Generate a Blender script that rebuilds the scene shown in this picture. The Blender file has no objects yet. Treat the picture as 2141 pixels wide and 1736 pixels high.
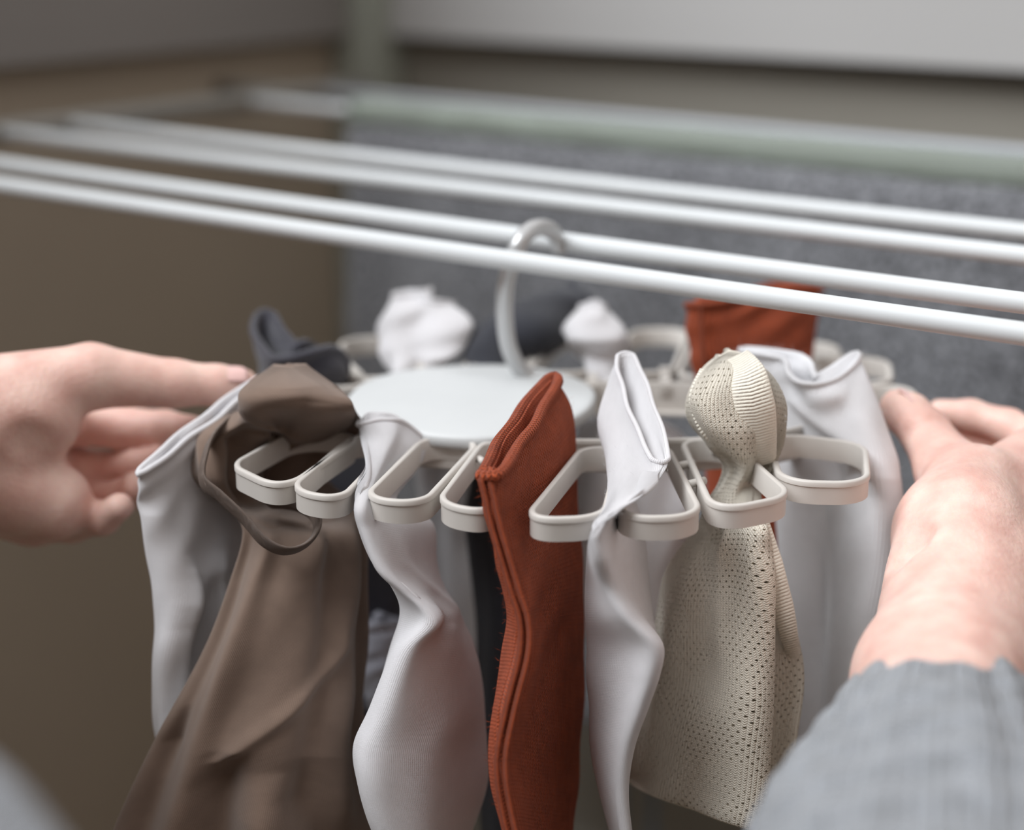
import bpy, bmesh, math, random
import numpy as np
from mathutils import Vector, Matrix

random.seed(7); np.random.seed(7)
S = bpy.context.scene
COL = S.collection

# ------------------------------------------------------------------ camera
W, H, F = 2141.0, 1736.0, 3700.0
CX, CY = W / 2, H / 2
PITCH = math.atan(1081.0 / F)
SP, CP = math.sin(PITCH), math.cos(PITCH)
CAM = np.array((0.0, 0.0, 1.15))
RT, UPV, FW = np.array((1., 0, 0)), np.array((0, SP, CP)), np.array((0, CP, -SP))
cam = bpy.data.cameras.new('camera'); cam_o = bpy.data.objects.new('camera', cam); COL.objects.link(cam_o)
cam_o.location = CAM; cam_o.rotation_euler = (math.pi / 2 - PITCH, 0, 0)
cam.sensor_fit = 'HORIZONTAL'; cam.sensor_width = 36; cam.lens = F / W * 36
cam.clip_start = 0.02
cam.dof.use_dof = True; cam.dof.focus_distance = 0.805; cam.dof.aperture_fstop = 2.7
S.camera = cam_o

# ------------------------------------------------------------------ light
wd = bpy.data.worlds.new('world'); S.world = wd; wd.use_nodes = True
bg = wd.node_tree.nodes['Background']
bg.inputs['Color'].default_value = (1.0, 0.965, 0.95, 1); bg.inputs['Strength'].default_value = 0.70
sun = bpy.data.lights.new('sun', 'SUN'); sun_o = bpy.data.objects.new('sun', sun); COL.objects.link(sun_o)
sun.energy = 3.2; sun.angle = math.radians(45); sun.color = (0.94, 0.97, 1.0)
_sd = Vector((-0.80, -0.30, 1.0)).normalized()          # towards the sun: high, from the left
sun_o.rotation_euler = _sd.to_track_quat('Z', 'Y').to_euler()
sun_o.location = (-2, 0, 3)
S.view_settings.view_transform = 'Standard'; S.view_settings.look = 'None'
S.view_settings.gamma = 1; S.view_settings.use_curve_mapping = False
S.view_settings.exposure = 0.27

# ------------------------------------------------------------------ helpers
def P(px, py, t):
    """point seen at pixel (px, py), t metres along the optical axis"""
    return CAM + t * ((px - CX) / F * RT - (py - CY) / F * UPV + FW)
DISC = 0.256      # hanger plane below the camera
RACK = 0.178      # rack rods below the camera
def PZ(px, py, d=DISC):
    return P(px, py, d / (SP + (py - CY) / F * CP))
DV, NV = np.array((-0.807, 0.590, 0.0)), np.array((0.590, 0.807, 0.0))   # along the rods / across them
def RK(n, s, z):                                                        # rack frame -> world
    v = NV * n + DV * s; return np.array((v[0], v[1], z))
def srgb(r, g, b):
    f = lambda c: (c / 255 / 12.92) if c / 255 <= 0.04045 else ((c / 255 + 0.055) / 1.055) ** 2.4
    return (f(r), f(g), f(b), 1)

def link(name, me, mat, parent=None, smooth=True):
    o = bpy.data.objects.new(name, me); COL.objects.link(o)
    if mat: me.materials.append(mat)
    if smooth and len(me.polygons): me.polygons.foreach_set('use_smooth', [True] * len(me.polygons))
    if parent: o.parent = parent; o.matrix_parent_inverse = parent.matrix_basis.inverted()
    return o
def mesh(name, V, Fc, mat, parent=None, smooth=True, uv=None):
    me = bpy.data.meshes.new(name); me.from_pydata([tuple(v) for v in V], [], [tuple(f) for f in Fc]); 
    if uv is not None:
        l = me.uv_layers.new(name='UVMap'); l.data.foreach_set('uv', np.asarray(uv, dtype=np.float32).ravel())
    me.update()
    return link(name, me, mat, parent, smooth)
def thing(name, loc, label, cat, group=None):
    o = bpy.data.objects.new(name, None); COL.objects.link(o); o.location = loc; o.empty_display_size = 0.02
    o['label'] = label; o['category'] = cat
    if group: o['group'] = group
    return o
def tag(o, label, cat, group=None):
    o['label'] = label; o['category'] = cat
    if group: o['group'] = group
    return o
def struct(o): o['kind'] = 'structure'; return o

def cr(pts, n, closed=False):
    """Catmull-Rom through pts, resampled to n points evenly in parameter"""
    p = np.asarray(pts, float); k = len(p)
    if k == 1: return np.repeat(p, n, 0)
    if closed: t = np.arange(n) / n * k
    else: t = np.linspace(0, k - 1, n)
    i = np.floor(t).astype(int)
    if not closed: i = np.minimum(i, k - 2)
    f = (t - i)[:, None].reshape((-1,) + (1,) * (p.ndim - 1))
    if closed: a, b, c, d = p[(i - 1) % k], p[i % k], p[(i + 1) % k], p[(i + 2) % k]
    else:
        ext = np.concatenate([[2 * p[0] - p[1]], p, [2 * p[-1] - p[-2]]])
        a, b, c, d = ext[i], ext[i + 1], ext[i + 2], ext[i + 3]
    return 0.5 * (2 * b + (c - a) * f + (2 * a - 5 * b + 4 * c - d) * f ** 2 + (3 * b - a - 3 * c + d) * f ** 3)
def arc(pts, n):
    """resample an open polyline by arc length"""
    q = cr(pts, 12 * len(pts)); L = np.concatenate([[0], np.cumsum(np.linalg.norm(np.diff(q, axis=0), axis=1))])
    s = np.linspace(0, L[-1], n); return np.stack([np.interp(s, L, q[:, j]) for j in range(q.shape[1])], 1)
def nrm(v): return v / (np.linalg.norm(v, axis=-1, keepdims=True) + 1e-12)

def sweep(name, path, r, mat, parent=None, n=14, closed=False, flat=None, wide=None):
    """tube along path; r scalar or per point; flat=(a,b) gives an elliptic section with 'wide' as first axis"""
    p = np.asarray(path, float); k = len(p); r = np.broadcast_to(r, (k,))
    T = nrm(np.gradient(p, axis=0)) if not closed else nrm(np.roll(p, -1, 0) - np.roll(p, 1, 0))
    u = np.cross(T[0], (0, 0, 1.0)); u = u if np.linalg.norm(u) > 1e-3 else np.array((1., 0, 0)); u = nrm(u)
    V = []; ang = np.arange(n) / n * 2 * math.pi
    for i in range(k):
        u = nrm(u - T[i] * np.dot(u, T[i])) if wide is None else nrm(np.asarray(wide) - T[i] * np.dot(wide, T[i]))
        v = np.cross(T[i], u); a, b = (r[i], r[i]) if flat is None else (flat[0], flat[1])
        V.append(p[i] + np.outer(np.cos(ang), u) * a + np.outer(np.sin(ang), v) * b)
    V = np.concatenate(V); Fc = []
    for i in range(k if closed else k - 1):
        j = (i + 1) % k
        for q in range(n): Fc.append((i * n + q, i * n + (q + 1) % n, j * n + (q + 1) % n, j * n + q))
    if not closed: Fc.append(tuple(range(n))[::-1]); Fc.append(tuple((k - 1) * n + q for q in range(n)))
    o = mesh(name, V, Fc, mat, parent)
    return o
def box(name, c, ax, mat, parent=None, bevel=0.0):
    """box with centre c and three half axis vectors"""
    c = np.asarray(c, float); ax = [np.asarray(a, float) for a in ax]
    V = [c + i * ax[0] + j * ax[1] + k * ax[2] for i in (-1, 1) for j in (-1, 1) for k in (-1, 1)]
    Fc = [(0, 1, 3, 2), (4, 6, 7, 5), (0, 4, 5, 1), (2, 3, 7, 6), (0, 2, 6, 4), (1, 5, 7, 3)]
    o = mesh(name, V, Fc, mat, parent, smooth=False)
    bm = bmesh.new(); bm.from_mesh(o.data); bmesh.ops.recalc_face_normals(bm, faces=bm.faces)
    if bevel: bmesh.ops.bevel(bm, geom=bm.edges[:], offset=bevel, segments=2, affect='EDGES', profile=0.6)
    bm.to_mesh(o.data); bm.free()
    return o

# ------------------------------------------------------------------ materials
def new_mat(name, col, rough=0.6, **kw):
    m = bpy.data.materials.new(name); m.use_nodes = True; b = m.node_tree.nodes['Principled BSDF']
    b.inputs['Base Color'].default_value = col; b.inputs['Roughness'].default_value = rough
    for k, v in kw.items(): b.inputs[k.replace('_', ' ')].default_value = v
    return m, m.node_tree, b
def nd(nt, typ, **kw):
    n = nt.nodes.new(typ)
    for k, v in kw.items(): setattr(n, k, v)
    return n
def math_n(nt, op, a, b=None, c=None):
    n = nd(nt, 'ShaderNodeMath', operation=op)
    for i, x in enumerate((a, b, c)):
        if x is None: continue
        if isinstance(x, (int, float)): n.inputs[i].default_value = x
        else: nt.links.new(x, n.inputs[i])
    return n.outputs[0]
def mottle(nt, b, col, var, scale, coord='Object', detail=3.0, col2=None):
    """soft colour variation of the material itself"""
    tc = nd(nt, 'ShaderNodeTexCoord'); no = nd(nt, 'ShaderNodeTexNoise'); no.inputs['Scale'].default_value = scale
    no.inputs['Detail'].default_value = detail
    nt.links.new(tc.outputs[coord], no.inputs['Vector'])
    rp = nd(nt, 'ShaderNodeValToRGB'); rp.color_ramp.elements[0].position = 0.3; rp.color_ramp.elements[1].position = 0.7
    lo = tuple(c * (1 - var) for c in col[:3]) + (1,); hi = col2 or tuple(min(1, c * (1 + var)) for c in col[:3]) + (1,)
    rp.color_ramp.elements[0].color = lo; rp.color_ramp.elements[1].color = hi
    nt.links.new(no.outputs['Fac'], rp.inputs['Fac']); nt.links.new(rp.outputs['Color'], b.inputs['Base Color'])
    return tc, no
def add_bump(nt, b, h, dist, strength=1.0):
    bu = nd(nt, 'ShaderNodeBump'); bu.inputs['Distance'].default_value = dist; bu.inputs['Strength'].default_value = strength
    nt.links.new(h, bu.inputs['Height']); nt.links.new(bu.outputs['Normal'], b.inputs['Normal']); return bu

def knit(name, col, wale=0.0016, course=0.0013, dist=0.0006, var=0.06, rough=0.9, sheen=0.25, rib=0.0, trans=0.0, holes=None, strength=1.0, vs=140):
    m, nt, b = new_mat(name, col, rough); b.inputs['Sheen Weight'].default_value = sheen; b.inputs['Specular IOR Level'].default_value = 0.15
    b.inputs['Sheen Roughness'].default_value = 0.6
    mottle(nt, b, col, var, vs, 'UV')
    tc = nd(nt, 'ShaderNodeTexCoord'); sx = nd(nt, 'ShaderNodeSeparateXYZ'); nt.links.new(tc.outputs['UV'], sx.inputs[0])
    a = math_n(nt, 'FRACT', math_n(nt, 'DIVIDE', sx.outputs['X'], wale))
    tri = math_n(nt, 'MULTIPLY', math_n(nt, 'ABSOLUTE', math_n(nt, 'SUBTRACT', a, 0.5)), 2.0)      # 0 centre .. 1 gap
    ph = math_n(nt, 'ADD', math_n(nt, 'DIVIDE', sx.outputs['Y'], course), math_n(nt, 'MULTIPLY', tri, 0.7))
    s = math_n(nt, 'ABSOLUTE', math_n(nt, 'SINE', math_n(nt, 'MULTIPLY', ph, math.pi)))
    round_ = math_n(nt, 'SUBTRACT', 1.0, math_n(nt, 'POWER', tri, 3.0))
    hgt = math_n(nt, 'MULTIPLY', math_n(nt, 'ADD', math_n(nt, 'MULTIPLY', s, 0.6), 0.4), round_)
    if rib:
        rb = math_n(nt, 'SINE', math_n(nt, 'MULTIPLY', math_n(nt, 'DIVIDE', sx.outputs['X'], rib), 2 * math.pi))
        hgt = math_n(nt, 'ADD', hgt, math_n(nt, 'MULTIPLY', rb, 0.8))
    nz = nd(nt, 'ShaderNodeTexNoise'); nz.inputs['Scale'].default_value = 900; nt.links.new(tc.outputs['UV'], nz.inputs['Vector'])
    hgt = math_n(nt, 'ADD', hgt, math_n(nt, 'MULTIPLY', nz.outputs['Fac'], 0.5))
    add_bump(nt, b, hgt, dist, strength)
    out = nt.nodes['Material Output']; sh = b.outputs[0]
    if trans:
        tr = nd(nt, 'ShaderNodeBsdfTranslucent'); tr.inputs['Color'].default_value = col
        mx = nd(nt, 'ShaderNodeMixShader'); mx.inputs[0].default_value = trans
        nt.links.new(sh, mx.inputs[1]); nt.links.new(tr.outputs[0], mx.inputs[2]); sh = mx.outputs[0]
    if holes:                                                     # open eyelets of a lace knit
        hx, hy, rad, cover = holes
        v = math_n(nt, 'DIVIDE', sx.outputs['Y'], hy)
        odd = math_n(nt, 'MULTIPLY', math_n(nt, 'MODULO', math_n(nt, 'FLOOR', v), 2.0), 0.5)
        fu = math_n(nt, 'SUBTRACT', math_n(nt, 'FRACT', math_n(nt, 'ADD', math_n(nt, 'DIVIDE', sx.outputs['X'], hx), odd)), 0.5)
        fv = math_n(nt, 'SUBTRACT', math_n(nt, 'FRACT', v), 0.5)
        dd = math_n(nt, 'SQRT', math_n(nt, 'ADD', math_n(nt, 'MULTIPLY', fu, fu), math_n(nt, 'MULTIPLY', fv, fv)))
        n2 = nd(nt, 'ShaderNodeTexNoise'); n2.inputs['Scale'].default_value = 45; n2.inputs['Detail'].default_value = 4; nt.links.new(tc.outputs['UV'], n2.inputs['Vector'])
        lim = math_n(nt, 'MINIMUM', math_n(nt, 'MULTIPLY', math_n(nt, 'SUBTRACT', n2.outputs['Fac'], 1 - cover), rad), 0.17)
        hole = math_n(nt, 'LESS_THAN', dd, lim)
        tp = nd(nt, 'ShaderNodeBsdfTransparent'); mx = nd(nt, 'ShaderNodeMixShader')
        nt.links.new(hole, mx.inputs[0]); nt.links.new(sh, mx.inputs[1]); nt.links.new(tp.outputs[0], mx.inputs[2]); sh = mx.outputs[0]
    nt.links.new(sh, out.inputs['Surface'])
    return m

M_rust = knit('rust_wool', srgb(190, 86, 46), wale=0.0021, course=0.0018, dist=0.0022, var=0.12, sheen=0.12)
M_white = knit('white_cotton', srgb(240, 239, 242), wale=0.0009, course=0.0008, dist=0.00018, var=0.02, trans=0.12)
M_whiterib = knit('white_ribbed_cotton', srgb(243, 243, 246), wale=0.0013, course=0.0010, dist=0.0003, var=0.02, trans=0.08)
M_cream = knit('cream_lace_knit', srgb(246, 239, 224), wale=0.0013, course=0.0011, dist=0.0005, var=0.03, trans=0.2, holes=(0.0028, 0.0026, 0.6, 0.74))
M_creamrib = knit('cream_cord_knit', srgb(238, 232, 218), wale=0.02, course=0.0016, dist=0.0009, var=0.03)
M_taupe = knit('taupe_jersey', srgb(124, 104, 91), wale=0.0006, course=0.0006, dist=0.0001, var=0.05)
M_navy = knit('charcoal_navy_cotton', srgb(56, 56, 68), wale=0.001, course=0.001, dist=0.0003, var=0.06, sheen=0.35)
M_black = knit('charcoal_cotton', srgb(54, 56, 64), wale=0.001, course=0.001, dist=0.0003, var=0.06, sheen=0.2)
M_toe = knit('pale_grey_cotton', srgb(196, 200, 214), wale=0.001, course=0.001, dist=0.0003, var=0.03)
M_sweater = knit('grey_wool_sweater', srgb(152, 158, 166), wale=0.0042, course=0.0040, dist=0.0022, var=0.26, vs=90, rib=0.016, sheen=0.5)

M_plastic, nt, b = new_mat('warm_grey_plastic', srgb(212, 209, 203), 0.42); mottle(nt, b, srgb(206, 201, 195), 0.02, 60)
M_plate, nt, b = new_mat('pale_grey_plastic', srgb(228, 229, 229), 0.5); mottle(nt, b, srgb(205, 208, 209), 0.015, 30)
M_hook, nt, b = new_mat('silver_grey_plastic', srgb(198, 199, 200), 0.28); b.inputs['Metallic'].default_value = 0.45
mottle(nt, b, srgb(198, 199, 200), 0.02, 40)
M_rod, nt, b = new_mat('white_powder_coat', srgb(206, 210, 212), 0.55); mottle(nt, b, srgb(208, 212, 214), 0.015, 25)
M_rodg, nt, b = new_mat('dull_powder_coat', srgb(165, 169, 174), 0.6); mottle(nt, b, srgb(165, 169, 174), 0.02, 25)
M_frame, nt, b = new_mat('grey_powder_coat', srgb(168, 168, 164), 0.45); mottle(nt, b, srgb(134, 131, 125), 0.03, 20)
M_leg, nt, b = new_mat('blue_grey_powder_coat', srgb(104, 116, 128), 0.45); mottle(nt, b, srgb(104, 116, 128), 0.03, 20)

def wall_mat(name, col, sc=3.0, var=0.05):
    m, nt, b = new_mat(name, col, 0.8); tc, no = mottle(nt, b, col, var, sc); b.inputs['Specular IOR Level'].default_value = 0.2
    n2 = nd(nt, 'ShaderNodeTexNoise'); n2.inputs['Scale'].default_value = 120; nt.links.new(tc.outputs['Object'], n2.inputs['Vector'])
    add_bump(nt, b, n2.outputs['Fac'], 0.001, 0.3); return m
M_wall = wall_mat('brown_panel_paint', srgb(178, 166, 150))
M_wall2 = wall_mat('brown_panel_paint_greyer', srgb(146, 142, 133))  # greyer, darker panel tone for the back wall
M_shade_wall = wall_mat('beige_shade_wall_paint', srgb(160, 140, 124))  # for the two unseen walls added to block light
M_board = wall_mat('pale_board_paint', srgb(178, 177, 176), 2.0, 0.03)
M_board_shaded = wall_mat('pale_board_paint_shaded', srgb(140, 136, 133), 2.0, 0.03)  # same pale boards, the left wall's shade put into the colour
M_trim = wall_mat('green_grey_trim_paint', srgb(172, 177, 167), 4.0)
M_floor = wall_mat('grey_deck_paint', srgb(128, 120, 108), 4.0)

# towel: heathered terry
M_towel, nt, b = new_mat('grey_heather_terry', srgb(118, 119, 124), 0.95); b.inputs['Sheen Weight'].default_value = 0.4
tc = nd(nt, 'ShaderNodeTexCoord'); n1 = nd(nt, 'ShaderNodeTexNoise'); n1.inputs['Scale'].default_value = 230; n1.inputs['Detail'].default_value = 4
n1.inputs['Roughness'].default_value = 0.7
nt.links.new(tc.outputs['Object'], n1.inputs['Vector'])
rp = nd(nt, 'ShaderNodeValToRGB'); rp.color_ramp.elements[0].position = 0.38; rp.color_ramp.elements[1].position = 0.64
rp.color_ramp.elements[0].color = srgb(44, 46, 51); rp.color_ramp.elements[1].color = srgb(158, 160, 166)
nt.links.new(n1.outputs['Fac'], rp.inputs['Fac']); nt.links.new(rp.outputs['Color'], b.inputs['Base Color']); add_bump(nt, b, n1.outputs['Fac'], 0.004, 1.0)
M_mint = knit('mint_edging', srgb(218, 234, 219), wale=0.002, course=0.002, dist=0.0005, var=0.03)

# skin
M_skin, nt, b = new_mat('skin', srgb(222, 176, 158), 0.5); b.inputs['Subsurface Weight'].default_value = 0.25
b.inputs['Subsurface Radius'].default_value = (0.012, 0.004, 0.002); b.inputs['Subsurface Scale'].default_value = 0.5
tc, no = mottle(nt, b, srgb(236, 188, 175), 0.08, 55, 'Object', 4.0, srgb(247, 213, 200))
n2 = nd(nt, 'ShaderNodeTexNoise'); n2.inputs['Scale'].default_value = 420; n2.inputs['Detail'].default_value = 3; nt.links.new(tc.outputs['Object'], n2.inputs['Vector'])
add_bump(nt, b, n2.outputs['Fac'], 0.0007, 0.5)
M_nail, nt, b = new_mat('fingernail', srgb(236, 196, 190), 0.3); mottle(nt, b, srgb(236, 196, 190), 0.03, 200)

# ------------------------------------------------------------------ setting
SL, NB, LEDGE = 1.27, 1.47, 0.139
ZF = 0.05
Zv = np.array((0, 0, 1.0))
TOPZ = CAM[2] + 0.33
wl = struct(box('wall_left', RK(0.37, SL + 0.05, (TOPZ + ZF) / 2), (NV * 1.2, DV * 0.05, Zv * (TOPZ - ZF) / 2), M_wall))
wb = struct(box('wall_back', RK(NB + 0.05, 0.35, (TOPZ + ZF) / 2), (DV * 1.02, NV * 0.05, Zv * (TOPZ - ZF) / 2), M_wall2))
fl = struct(box('floor', RK(0.45, 0.35, ZF - 0.05), (NV * 1.3, DV * 1.2, Zv * 0.05), M_floor))
# pale siding boards above the ledge line, each its own piece
bz = CAM[2] - LEDGE; bh = 0.105
for i in range(4):
    z0 = bz + i * bh
    c = RK(0.37 - 0.02, SL - 0.011, z0 + bh / 2); tilt = DV * 0.008
    struct(box('plank', c, (NV * 1.10, DV * 0.011, Zv * (bh / 2 - 0.001) + tilt * 0.5), M_board_shaded, wl, 0.002))
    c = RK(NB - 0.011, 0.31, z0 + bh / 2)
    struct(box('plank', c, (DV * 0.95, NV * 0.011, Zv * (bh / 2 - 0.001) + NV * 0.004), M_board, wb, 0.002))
struct(box('trim_1', RK(NB - 0.028, SL - 0.028, (TOPZ + ZF) / 2), (NV * 0.028, DV * 0.028, Zv * (TOPZ - ZF) / 2), M_trim, None, 0.004))
struct(box('shade_wall_front', RK(-0.70, 0.35, (2.0 + ZF) / 2), (DV * 1.25, NV * 0.05, Zv * (2.0 - ZF) / 2), M_shade_wall))  # added behind the camera, out of view, to cut the sky light
struct(box('shade_wall_right', RK(0.35, -0.86, (2.0 + ZF) / 2), (NV * 1.2, DV * 0.05, Zv * (2.0 - ZF) / 2), M_shade_wall))  # likewise unseen, added to darken faces turned to the right
struct(box('baseboard_left', RK(0.37, SL - 0.008, ZF + 0.05), (NV * 1.05, DV * 0.008, Zv * 0.05), M_wall, None, 0.002))
struct(box('baseboard_back', RK(NB - 0.008, 0.35, ZF + 0.05), (DV * 0.88, NV * 0.008, Zv * 0.05), M_wall2, None, 0.002))

# ------------------------------------------------------------------ drying rack
RZ = CAM[2] - RACK
rack = thing('drying_rack', RK(1.0, 0.45, RZ), 'white drying rack of parallel rods above the sock hanger', 'drying rack')
RODN = (0.7295, 0.788, 0.898, 0.966, 1.1775, 1.277)
for n in RODN:
    pts = [RK(n, s, RZ - 0.0025 * math.sin(math.pi * (s + 0.25) / 1.41)) for s in np.linspace(-0.25, 1.16, 24)]
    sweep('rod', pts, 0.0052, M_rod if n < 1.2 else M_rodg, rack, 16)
for s in (-0.25, 1.16):
    sweep('end_frame', [RK(n, s, RZ) for n in np.linspace(0.66, 1.34, 10)], 0.009, M_frame, rack, 16)
for n in (0.75, 1.25):
    sweep('wall_bracket', [RK(n, s, RZ) for s in np.linspace(1.155, SL - 0.001, 4)], 0.007, M_frame, rack, 12)
pl = P(1362, 1700, 1.655)
nn, ss = float(np.dot(pl[:2], NV[:2])), float(np.dot(pl[:2], DV[:2]))
sweep('leg', [RK(1.277, ss, z) for z in np.linspace(RZ, ZF, 6)], 0.0042, M_leg, rack, 12)
pl = P(1205, 1700, 1.6); ss = float(np.dot(pl[:2], DV[:2]))
sweep('leg', [RK(1.277, ss + 0.01 * k, z) for k, z in zip(np.linspace(-1.5, 1.5, 6), np.linspace(RZ, ZF, 6))], 0.0046, M_leg, rack, 12)
sweep('leg', [RK(0.70, -0.25, z) for z in np.linspace(RZ, ZF, 6)], 0.008, M_leg, rack, 12)
sweep('leg', [RK(1.30, -0.25, z) for z in np.linspace(RZ, ZF, 6)], 0.008, M_leg, rack, 12)

# towel over the fifth rod
pL = PZ(612, 250, RACK); s_left = float(np.dot(pL[:2], DV[:2]))
tn = RODN[4]
prof = [(-0.030, -0.50), (-0.029, -0.36), (-0.027, -0.22), (-0.024, -0.10), (-0.0205, -0.04), (-0.0150, -0.016), (-0.004, -0.0085), (0.006, -0.011), (0.012, -0.03), (0.016, -0.12), (0.02, -0.28), (0.02, -0.44)]
pr = arc(np.array(prof), 90); ns = 110
V = []
for i, s in enumerate(np.linspace(s_left, -0.22, ns)):
    for j, (a, z) in enumerate(pr):
        k = min(1.0, max(0.0, -z / 0.15))
        a2 = a + k * (0.006 * math.sin(s * 19 + 1.0) + 0.004 * math.sin(s * 41 + z * 6)) + random.gauss(0, 0.0007)
        V.append(RK(tn + a2, s + 0.004 * math.sin(z * 17) * (i == 0 or i == 1), RZ + z + random.gauss(0, 0.0006)))
nj = len(pr)
Fc = [(i * nj + j, i * nj + j + 1, (i + 1) * nj + j + 1, (i + 1) * nj + j) for i in range(ns - 1) for j in range(nj - 1)]
towel = mesh('towel', V, Fc, M_towel)
so = towel.modifiers.new('solid', 'SOLIDIFY'); so.thickness = 0.006; so.offset = 1.0
tag(towel, 'dark grey heathered towel draped over the far rod of the drying rack', 'towel')
# mint casing threaded over the rod
cs = [RK(tn, q, RZ - 0.0025 * math.sin(math.pi * (q + 0.25) / 1.41)) for q in np.linspace(s_left + 0.001, -0.22, 60)]
mint = sweep('edging', cs, [0.0125 + 0.0004 * math.sin(i * 1.3) for i in range(60)], M_mint, towel, 16)
mint.data.uv_layers.new(name='UVMap'); mint['label'] = 'pale mint green edging over the rod'

# ------------------------------------------------------------------ sock hanger
hang = thing('sock_hanger', PZ(1090, 860), 'round pale grey plastic sock hanger held in both hands, hooked on a rod', 'hanger')
ZH = CAM[2] - DISC
def rounded(corners, r, n=12):
    """rounded polygon path on the plane from four corner points (2D)"""
    out = []; k = len(corners)
    for i in range(k):
        a, c, d = corners[i - 1], corners[i], corners[(i + 1) % k]
        u, v = nrm(a - c), nrm(d - c); la, ld = np.linalg.norm(a - c), np.linalg.norm(d - c)
        ang = math.acos(max(-1, min(1, float(np.dot(u, v))))); tl = min(r / math.tan(ang / 2), 0.48 * la, 0.48 * ld)
        p0, p1 = c + u * tl, c + v * tl
        h0, h1 = p0 + (c - p0) * 0.58, p1 + (c - p1) * 0.58
        for q in np.linspace(0, 1, n): out.append((1 - q) ** 3 * p0 + 3 * q * (1 - q) ** 2 * h0 + 3 * q * q * (1 - q) * h1 + q ** 3 * p1)
    return np.array(out)
def ring_wall(name, path2, z, h, w, mat, parent, lip=0.0):
    k = len(path2); T = nrm(np.roll(path2, -1, 0) - np.roll(path2, 1, 0))
    area = 0.5 * np.sum(path2[:, 0] * np.roll(path2[:, 1], -1) - np.roll(path2[:, 0], -1) * path2[:, 1])
    N = np.stack([-T[:, 1], T[:, 0]], 1) * (1 if area > 0 else -1)       # inward
    pf = [(0.0005, -h), (0.0005, -0.0031), (0.0, -0.0027), (0.0, -0.0007), (0.0007, 0), (w - 0.0006, 0), (w, -0.0006), (w, -h + 0.0005), (w + lip, -h + 0.0004), (w + lip, -h - 0.001), (w - 0.0004, -h - 0.001)] if lip else \
         [(0.0005, -h), (0.0005, -0.0031), (0.0, -0.0027), (0.0, -0.0007), (0.0007, 0), (w - 0.0006, 0), (w, -0.0006), (w, -h)]
    V = []
    for i in range(k):
        for o_, zz in pf: q = path2[i] + N[i] * o_; V.append((q[0], q[1], z + zz))
    m = len(pf); Fc = [(i * m + j, i * m + (j + 1) % m, ((i + 1) % k) * m + (j + 1) % m, ((i + 1) % k) * m + j) for i in range(k) for j in range(m)]
    o = mesh(name, V, Fc, mat, parent, True)
    bm = bmesh.new(); bm.from_mesh(o.data); bmesh.ops.recalc_face_normals(bm, faces=bm.faces); bm.to_mesh(o.data); bm.free()
    try: o.data.set_sharp_from_angle(angle=math.radians(50))
    except Exception: pass
    return o
LOOPS = [   # corners of each clip loop (outer-left, outer-right, inner-right, inner-left)
    [(476, 970), (590, 1026), (768, 905), (620, 892)],
    [(597, 1022), (715, 1044), (846, 908), (735, 905)],
    [(752, 1040), (888, 1052), (1012, 918), (885, 908)],
    [(906, 1050), (1030, 1072), (1120, 930), (1008, 916)],
    [(1086, 1086), (1268, 1080), (1305, 932), (1212, 932)],
    [(1284, 1083), (1478, 1078), (1402, 930), (1312, 930)],
    [(1488, 1070), (1664, 1034), (1530, 916), (1418, 916)],
    [(1628, 1006), (1822, 1010), (1815, 925), (1595, 898)],
    [(1770, 868), (1925, 850), (1912, 800), (1740, 808)],
    [(1690, 802), (1870, 800), (1862, 742), (1680, 748)],
    [(1590, 752), (1770, 750), (1745, 712), (1590, 712)],
    [(1455, 692), (1610, 698), (1560, 788), (1408, 788)],
    [(1318, 685), (1448, 685), (1408, 778), (1268, 778)],
    [(1172, 690), (1305, 688), (1240, 778), (1090, 778)],
    [(1020, 692), (1150, 690), (1100, 772), (975, 770)],
    [(870, 695), (1000, 690), (975, 772), (870, 776)],
    [(706, 706), (850, 698), (900, 778), (722, 796)],
    [(572, 742), (718, 740), (790, 806), (640, 812)],
    [(462, 792), (600, 785), (730, 832), (560, 846)],
    [(412, 850), (470, 930), (720, 880), (640, 838)],
]
for L in LOOPS:
    c2 = [PZ(*q)[:2] for q in L]
    rad = 0.0185
    ring_wall('clip_loop', rounded(c2, rad), ZH, 0.0112, 0.0029, M_plastic, hang)
# oval inner frame the loops hang on
c0 = np.array((0.036, 0.887)); ov = []
for a in np.linspace(0, 2 * math.pi, 72, endpoint=False):
    ca, sa = math.cos(a), math.sin(a); e = 0.75
    ov.append(c0 + np.array((0.122 * np.sign(ca) * abs(ca) ** e, 0.056 * np.sign(sa) * abs(sa) ** e)))
ring_wall('inner_frame', np.array(ov), ZH + 0.0005, 0.0165, 0.0026, M_plastic, hang, lip=0.006)
# pale hub plate, a thin rounded disc over the left part of the frame
pp = [PZ(*q, DISC - 0.002)[:2] for q in [(716, 850), (745, 812), (800, 786), (890, 770), (1000, 764), (1100, 768), (1180, 783), (1232, 806), (1246, 832), (1215, 868), (1120, 905), (1000, 917), (880, 908), (780, 884), (730, 868)]]
pp = cr(np.array(pp), 80, closed=True); k = len(pp); cen = pp.mean(0)
V = []; rows = [(0.985, -0.006), (1.0, -0.005), (1.0, -0.0008), (0.985, 0.0006), (0.95, 0.001), (0.5, 0.0014)]
for sc, zz in rows: V += [(*(cen + (q - cen) * sc), ZH + 0.002 + zz) for q in pp]
V.append((*cen, ZH + 0.0034)); V.append((*cen, ZH - 0.004)); Fc = []
for r in range(len(rows) - 1): Fc += [(r * k + i, r * k + (i + 1) % k, (r + 1) * k + (i + 1) % k, (r + 1) * k + i) for i in range(k)]
r = len(rows) - 1; Fc += [(r * k + i, r * k + (i + 1) % k, len(V) - 2) for i in range(k)]; Fc += [((i + 1) % k, i, len(V) - 1) for i in range(k)]
mesh('hub_plate', V, Fc, M_plate, hang)
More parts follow.
